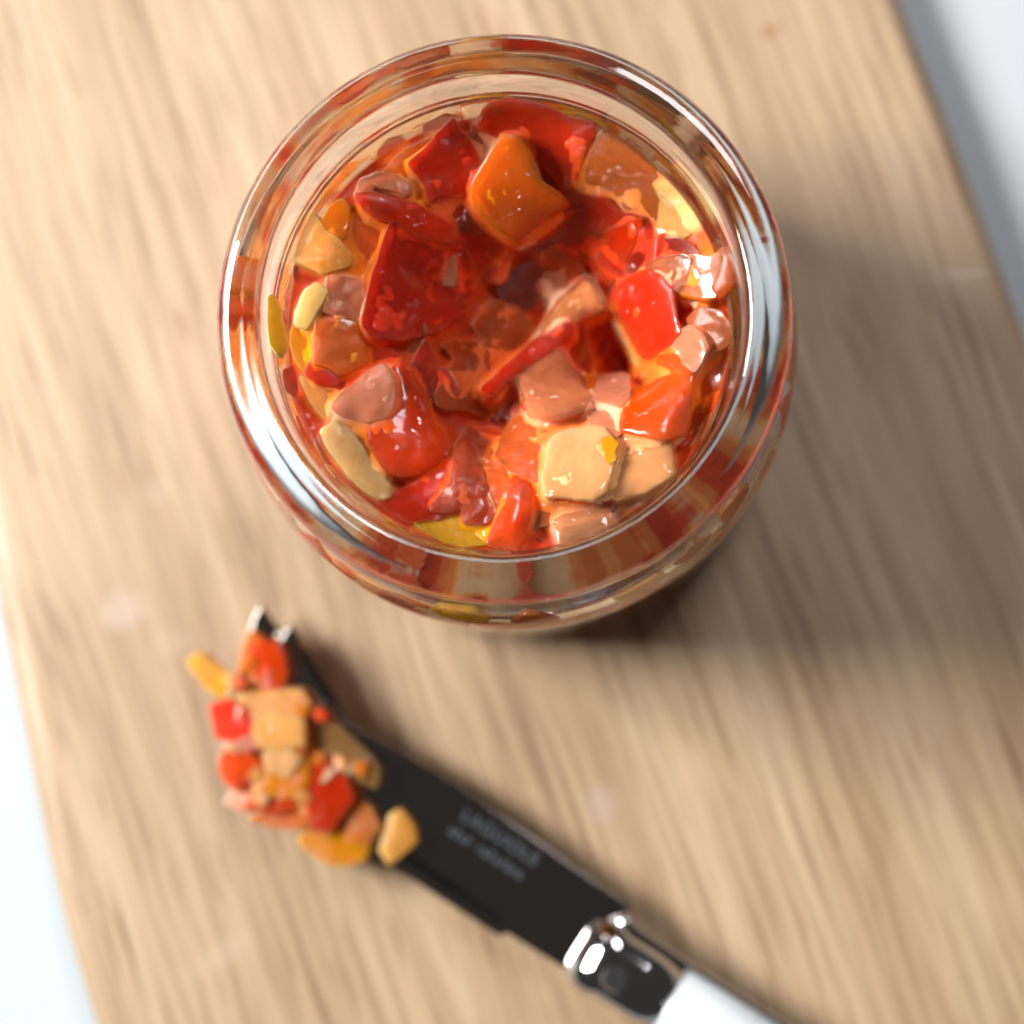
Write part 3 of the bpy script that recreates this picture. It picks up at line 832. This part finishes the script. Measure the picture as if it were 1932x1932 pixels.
bm = bmesh.new()
cl = bm.verts.layers.float_color.new('tint')
SEG, NR, RMAX = 420, 120, 33.0
rings = []
for k in range(1, NR + 1):
    rad = RMAX * k / NR
    ring = []
    for i in range(SEG):
        an = 2 * math.pi * i / SEG
        x, y = rad * math.cos(an), rad * math.sin(an)
        z = float(film(x, y, FH)) + 0.50 * noise.noise((x * 0.24, y * 0.24, 2.2)) + 0.14 * noise.noise((x * 1.0, y * 1.0, 5.2)) + 0.07 * noise.noise((x * 2.4, y * 2.4, 1.2))
        if rad > 30.5:
            z = z + (64.5 - z) * ((rad - 30.5) / (RMAX - 30.5)) ** 1.4
        v = bm.verts.new((x * mm, y * mm, z * mm))
        c = film(x, y, FC)
        v[cl] = (float(c[0]), float(c[1]), float(c[2]), 1)
        ring.append(v)
    rings.append(ring)
c0 = bm.verts.new((0, 0, float(film(0, 0, FH)) * mm)); c0[cl] = (.5, .03, .006, 1)
for z, rad in ((62.3, 35.3), (60.8, 37.1), (57.4, 39.7), (52.5, 40.75), (45, 40.85), (30, 40.85), (20, 40.82), (11, 40.5), (7, 38.2), (5.2, 31.2)):
    ring = []
    for i in range(SEG):
        an = 2 * math.pi * i / SEG
        rw = rad
        v = bm.verts.new((rw * mm * math.cos(an), rw * mm * math.sin(an), z * mm))
        t_ = noise.noise((math.cos(an) * 6.5, math.sin(an) * 6.5, z * 0.22)) + 0.35 * noise.noise((math.cos(an) * 15, math.sin(an) * 15, z * 0.5))
        v[cl] = ((.34, .030, .008, 1) if t_ < -.22 else (.42, .110, .030, 1) if t_ < .02 else (.50, .190, .055, 1) if t_ < .22 else (.46, .280, .150, 1))
        ring.append(v)
    rings.append(ring)
for i in range(SEG):
    j = (i + 1) % SEG
    bm.faces.new((c0, rings[0][i], rings[0][j]))
    for a, b in zip(rings, rings[1:]):
        bm.faces.new((a[i], b[i], b[j], a[j]))
c1 = bm.verts.new((0, 0, 5.6 * mm)); c1[cl] = (.6, .12, .015, 1)
for i in range(SEG):
    bm.faces.new((rings[-1][i], c1, rings[-1][(i + 1) % SEG]))
sauce = from_bm('sauce', bm, M['sauce'], relish)
sauce.location = -relish.location
sauce['label'] = 'glossy red sauce and pulp between the diced pieces'

# pieces pressed against the inside of the glass
wall = []
proto_mats = ['orange', 'redorange', 'amber', 'cream', 'red', 'onion', 'yellow', 'orange', 'amber', 'brown']
for i in range(88):
    an = 2 * math.pi * (i % 22 + rnd.uniform(-.3, .3) + (i // 22) * .5) / 22
    z = 55.0 - (i // 22) * 9.5 + rnd.uniform(-2.0, 2.0)
    if i < 10:
        mt = proto_mats[i]
        poly = blob_poly(0, 0, rnd.uniform(3.2, 4.8), rnd.uniform(2.6, 4.2), 0, rnd.choice((4, 5, 5, 6)))
        o = slab(O if mt in ('onion', 'amber', 'cream') else P, poly, lambda u, v: 0.0 - 0.5 * (u * u) / 39.5, 3.0, mt, relish, dome=.1, rough=.12, edge=.8)
        wall.append(o)
    else:
        s = wall[i % 10]
        o = s.copy()
        C.objects.link(o)
    n3 = Vector((math.cos(an), math.sin(an), 0))
    tx = Vector((-math.sin(an), math.cos(an), 0))
    top_r = 40.9 if z < 50 else 40.9 - (z - 50) ** 2 * 0.024
    R = Matrix((tx, Vector((0, 0, 1)), n3)).transposed() @ Matrix.Rotation(rnd.choice((0, .35, -.35, .6)), 3, 'X').to_3x3().inverted() if False else Matrix((tx, Vector((0, 0, 1)), n3)).transposed()
    loc = n3 * (top_r - 3.0) * mm + Vector((0, 0, z * mm)) - relish.location
    o.matrix_local = Matrix.Translation(loc) @ R.to_4x4()

# a seed-like sliver stuck to the neck
sl = piece('onion_sliver', 'p', [(504,562),(513,559),(522,575),(530,612),(537,648),(526,668),(513,645),(506,600)], 74.2, (-1.2,0.0), 1.0, 'yellow', None, dome=.2, edge=.4, rough=.1, tone=1.0, step=.4)
tag(sl, 'small yellow onion sliver stuck inside the left neck of the jar', 'onion sliver')

# ------------------------------------------------------------------ cheese knife
KZ = 0.0075
knife = empty('cheese_knife', at(1190, 1775, 0.0))
tag(knife, 'steel cheese knife with forked curved tip and white handle lying on the board', 'knife')


def kp(pts, z):
    return [at(x, y, z) for x, y in pts]


def plate(name, pts, z, thick, mat, parent, bevel=0.0, smooth=False):
    bm = bmesh.new()
    vs = [bm.verts.new(p - knife.location) for p in kp(pts, z)]
    f = bm.faces.new(vs)
    r = bmesh.ops.extrude_face_region(bm, geom=[f])
    bmesh.ops.translate(bm, vec=(0, 0, -thick), verts=[e for e in r['geom'] if isinstance(e, bmesh.types.BMVert)])
    bmesh.ops.recalc_face_normals(bm, faces=bm.faces)
    if bevel:
        ed = [e for e in bm.edges if abs(e.verts[0].co.z - e.verts[1].co.z) < 1e-6]
        bmesh.ops.bevel(bm, geom=ed, offset=bevel, segments=3, profile=0.5, affect='EDGES')
    return from_bm(name, bm, mat, parent, smooth)


spine = catmull([(1190, 1712), (1000, 1578), (873, 1490), (765, 1424), (664, 1366), (606, 1316), (572, 1268), (559, 1224), (549, 1174)], 5)
notch = catmull([(549, 1174), (529, 1205), (521, 1240), (516, 1272), (506, 1278), (500, 1250), (499, 1200), (491, 1139)], 4)
back = catmull([(491, 1139), (476, 1172), (460, 1225), (450, 1300), (462, 1390), (505, 1480), (580, 1560), (680, 1615), (773, 1654)], 5)
edge = [(773, 1654), (860, 1711), (944, 1768), (956, 1761), (1080, 1838), (1120, 1855)]
bp_ = [at(x, y, KZ + 0.0008) / mm for x, y in spine[:-1] + notch[:-1] + back[:-1] + edge]
blade = slab('blade', [(p.x, p.y) for p in bp_], lambda x, y: KZ / mm, 0.8, 'steel', knife, jitter=0, dome=0.2, edge=0.08, rough=0.0, step=0.8, taper=0.0, grow=0)
# ground cutting edge: a narrow sloping facet along the lower side
bm = bmesh.new()
up = [at(x, y, KZ + 0.00085) - knife.location for x, y in ((700, 1566), (773, 1614), (860, 1674), (940, 1732))]
lo = [at(x, y, KZ - 0.0014) - knife.location for x, y in ((694, 1612), (771, 1655), (858, 1712), (944, 1768))]
lo2 = [p - Vector((0, 0, 0.0006)) for p in lo]
for q in range(3):
    bm.faces.new([bm.verts.new(v) for v in (up[q], up[q + 1], lo[q + 1], lo[q])])
    bm.faces.new([bm.verts.new(v) for v in (lo[q], lo[q + 1], lo2[q + 1], lo2[q])])
bm.faces.new([bm.verts.new(v) for v in (up[3], lo[3], lo2[3])])
bmesh.ops.remove_doubles(bm, verts=bm.verts, dist=1e-6)
ce = from_bm('cutting_edge', bm, M['bevel'], blade, smooth=False)
ce.location = -blade.location
# etched lettering
AX = (at(1300, 1862, 0) - at(800, 1540, 0)).normalized()      # along the knife toward the handle
ang = math.atan2(AX.y, AX.x)


def text(body, px, py, size, name):
    cu = bpy.data.curves.new(name, 'FONT')
    cu.body = body
    cu.size = size
    cu.extrude = 0.00002
    cu.space_character = 1.12
    tmp = bpy.data.objects.new(name, cu)
    C.objects.link(tmp)
    dg = bpy.context.evaluated_depsgraph_get()
    me = bpy.data.meshes.new_from_object(tmp.evaluated_get(dg))
    bpy.data.objects.remove(tmp)
    o = link(name, me, M['etch'], blade, smooth=False)
    o.location = at(px, py, KZ + 0.00086) - knife.location - blade.location
    o.rotation_euler = (0, 0, ang)
    return o


text('LAGUIOLE', 868, 1544, 0.0030, 'engraving')
# the second line is too small to read in the photograph: a row of short marks
bm = bmesh.new()
base = at(845, 1572, KZ + 0.00086) - knife.location
side = Vector((-AX.y, AX.x, 0))
for i in range(13):
    if i in (4,):
        continue
    o_ = base + AX * (i * 0.00115)
    h = 0.0013 + 0.0003 * math.sin(i * 2.1)
    for (a0, a1, b0, b1) in ((0, .0003, 0, h), (.0003, .0007, h * .75, h)) if i % 2 else ((0, .0003, 0, h), (.0003, .0007, 0, .0003), (.0006, .0009, 0, h * .6)):
        bm.faces.new([bm.verts.new(o_ + AX * u + side * v) for u, v in ((a0, b0), (a1, b0), (a1, b1), (a0, b1))])
en = from_bm('engraving', bm, M['etch'], blade, smooth=False)
en.location = -blade.location

# bolster, handle: rounded sections swept along the knife's axis
K0 = at(1088, 1775, KZ)           # front of the bolster on the axis
K0 = Vector((K0.x, K0.y, KZ))
sideK = Vector((-AX.y, AX.x, 0))


def sweep(name, stations, mat, parent, seg=40, power=2.6):
    """stations: (along, half width, half height, side offset, z offset) in mm"""
    bm = bmesh.new()
    rings = []
    for s, hw, hh, so, zo in stations:
        c = K0 + AX * (s * mm) + sideK * (so * mm) + Vector((0, 0, zo * mm)) - knife.location
        ring = []
        for i in range(seg):
            t_ = 2 * math.pi * i / seg
            cc, ss = math.cos(t_), math.sin(t_)
            x = math.copysign(abs(cc) ** (2 / power), cc) * hw
            y = math.copysign(abs(ss) ** (2 / power), ss) * hh
            ring.append(bm.verts.new(c + sideK * (x * mm) + Vector((0, 0, y * mm))))
        rings.append(ring)
    for a, b in zip(rings, rings[1:]):
        for i in range(seg):
            j = (i + 1) % seg
            bm.faces.new((a[i], a[j], b[j], b[i]))
    bm.faces.new(rings[0]); bm.faces.new(rings[-1])
    return from_bm(name, bm, mat, parent)


bol = sweep('bolster', [(0.1, 3.0, 1.0, 0, 0), (0.5, 4.6, 2.2, 0, 0), (1.6, 6.0, 3.9, 0, 0), (3.2, 6.9, 5.2, 0, 0), (5.0, 7.1, 5.9, 0, 0), (6.4, 6.8, 6.1, 0, 0),
                        (7.0, 6.4, 6.1, 0, 0), (12, 6.4, 6.2, 0, 0), (18.0, 6.4, 6.2, 0, 0)], M['polished'], knife)
pin = sweep('pin', [(0, 0.1, .1, 0, 0)] * 2, M['rivet'], bol, 8) if False else None
bm = bmesh.new()
bmesh.ops.create_cone(bm, cap_ends=True, segments=28, radius1=0.0024, radius2=0.0020, depth=0.0006)
pin = from_bm('pin', bm, M['rivet'], bol, smooth=False)
pin.location = K0 + AX * 0.0085 - sideK * 0.0012 + Vector((0, 0, 0.0062)) - knife.location
spring = sweep('back_spring', [(3.6, .3, .3, 7.0, 1.5), (4.0, 1.1, 1.1, 7.0, 1.5), (5.4, 1.5, 1.5, 7.1, 1.5), (6.6, 1.0, 1.3, 7.0, 1.2), (8, .8, 1.3, 6.9, 1.0), (18, .8, 1.3, 6.7, .8), (60, .8, 1.3, 7.2, .8), (110, .8, 1.3, 7.0, .8)], M['polished'], knife, 20)
handle = sweep('handle', [(18.05, 6.0, 5.7, 0, 0), (18.3, 6.35, 6.1, 0, 0), (40, 6.6, 6.3, 0, 0), (70, 7.4, 6.8, 0, 0), (100, 8.4, 7.2, 0, 0), (112, 8.2, 6.8, 0, 0), (117, 6.4, 5.0, 0, 0), (118.5, 3.0, 2.2, 0, 0)], M['white'], knife, 44, 2.5)
for s_, so_ in ((30.0, -1.5), (60.0, -1.5), (90.0, -1.5)):
    bm = bmesh.new()
    bmesh.ops.create_cone(bm, cap_ends=True, segments=24, radius1=0.0014, radius2=0.0012, depth=0.0008)
    rv = from_bm('rivet', bm, M['rivet'], handle, smooth=False)
    rv.location = K0 + AX * (s_ * mm) + sideK * (so_ * mm) + Vector((0, 0, (6.15 + max(0, s_ - 40) * .018) * mm)) - knife.location

# ------------------------------------------------------------------ relish on the knife
help_ = empty('relish_helping', at(560, 1430, KZ + 0.0008))
tag(help_, 'small heap of diced pepper and onion relish on the knife tip', 'relish')
HEAP = [
 (V, [(420,700),(520,520),(700,500),(760,700),(900,760),(1000,900),(1180,1080),(1300,1250),(1200,1420),(1050,1560),(880,1540),(640,1480),(480,1380),(430,1200),(400,1000),(380,820)], 12.0, 4, 'pulp', dict(dome=3.5, rough=1.2, tone=1.0)),
 (V, [(480,560),(520,420),(560,360),(610,420),(560,560),(500,640)], 13, 3, 'orange', dict(tone=.4)),
 (P, [(540,480),(600,430),(690,430),(740,520),(765,640),(710,745),(620,700),(550,600)], 16, 5, 'redorange', dict(dome=1.0, tone=.1)),
 (P, [(150,540),(230,505),(330,590),(430,650),(440,740),(350,770),(260,700),(190,610)], 14, 4, 'yellow', dict(tone=.5)),
 (O, [(470,770),(700,740),(860,735),(910,820),(850,930),(700,930),(560,930)], 16.5, 4, 'amber', dict(tone=.7)),
 (P, [(305,830),(390,795),(520,850),(565,960),(540,1010),(440,1065),(330,1020),(310,920)], 17, 5, 'red', dict(dome=1.0, tone=.9)),
 (O, [(560,950),(700,890),(870,930),(880,1080),(720,1115),(600,1080)], 18, 5, 'amber', dict(tone=.9)),
 (O, [(460,1070),(560,1010),(610,1080),(510,1120)], 17.5, 3, 'onion', {}),
 (P, [(370,1130),(450,1095),(560,1150),(640,1240),(540,1290),(450,1355),(370,1290),(345,1220)], 16.5, 5, 'redorange', dict(dome=1.2, tone=.5)),
 (O, [(640,1130),(780,1090),(860,1180),(780,1270),(650,1240)], 18, 4, 'cream', {}),
 (O, [(920,890),(1080,950),(1200,1070),(1350,1220),(1335,1335),(1200,1290),(1000,1190),(890,1080)], 13.5, 4, 'clear', {}),
 (P, [(650,1250),(760,1220),(890,1150),(910,1310),(800,1410),(620,1400)], 17, 4, 'orange', dict(tone=.4)),
 (O, [(385,1440),(470,1330),(600,1320),(600,1420),(480,1490)], 13.5, 4, 'onion', dict(tone=1.)),
 (P, [(500,1470),(640,1385),(820,1400),(830,1475),(640,1495)], 15.5, 4, 'redorange', dict(tone=.2)),
 (P, [(900,1200),(1000,1180),(1130,1280),(1190,1400),(1060,1610),(940,1610),(890,1450)], 16, 5, 'redorange', dict(dome=1.2, tone=0)),
 (O, [(540,1540),(700,1490),(890,1460),(920,1560),(840,1610),(700,1590)], 12.5, 4, 'amber', dict(tone=.2)),
 (P, [(850,1680),(920,1600),(1060,1590),(1280,1680),(1260,1800),(1130,1835),(980,1800)], 11.0, 4.5, 'amber', dict(tone=.0)),
 (O, [(1100,1530),(1200,1435),(1300,1470),(1345,1600),(1290,1700),(1160,1670)], 13.0, 5, 'amber', dict(tone=.3, dome=1.2)),
]
HCOL = [(218,118,48),(235,125,40),(225,75,15),(245,185,70),(226,166,106),(226,45,10),(231,172,98),(235,150,130),(229,80,15),(236,186,132),(135,102,62),(236,146,40),(236,172,146),(216,76,30),(194,52,15),(216,126,72),(226,156,56),(206,126,66)]
for (nm, pts, z, th, mat, kw), col in zip(HEAP, HCOL):
    kw['dome'] = min(kw.get('dome', .4), 3.0) * (1.0 if nm == V and z == 12.0 else 0.5)
    piece(nm, 'k', pts, 10.6 + (z - 11) * 0.62, (0.0, 0.0), th + 1.0, mat, help_, step=.6, jitter=.4, col=col, **kw)
hp = [(309.1 + .3 * u, 1082 + .3 * v) for u, v in HEAP[0][1]]
rh = random.Random(9)
n_ = 0
while n_ < 46:                                     # small dice stuck in the pulp
    q = (rh.uniform(420, 720), rh.uniform(1220, 1560))
    if not inside(q, hp):
        continue
    n_ += 1
    c = at(q[0], q[1], 0.0140) / mm
    mt = rh.choice(['amber', 'orange', 'redorange', 'amber', 'cream', 'amber', 'orange'])
    z0 = 13.2 + rh.uniform(-.4, 1.4)
    sx, sy = rh.uniform(-.35, .35), rh.uniform(-.35, .35)
    slab(O if mt in ('amber', 'onion', 'cream', 'clear') else P, blob_poly(c.x, c.y, rh.uniform(.9, 1.9), rh.uniform(.8, 1.4), rh.uniform(0, 3), rh.choice((4, 5)), rh),
         lambda x, y, z0=z0, c=c, sx=sx, sy=sy: z0 + sx * (x - c.x) + sy * (y - c.y), 2.0, mt, help_, step=.6)
# one small chunk alone on the blade
ch = piece('pepper_chunk', 'k', [(1360,1740),(1400,1600),(1430,1520),(1490,1490),(1560,1580),(1585,1680),(1500,1760),(1420,1825)], 10.8, (0, 0), 2.5, 'amber', None, dome=1.0, grad=(-1.0, 0), tone=.4, col=(215,160,85))
tag(ch, 'single amber pepper chunk on the knife blade beside the heap', 'pepper chunk')
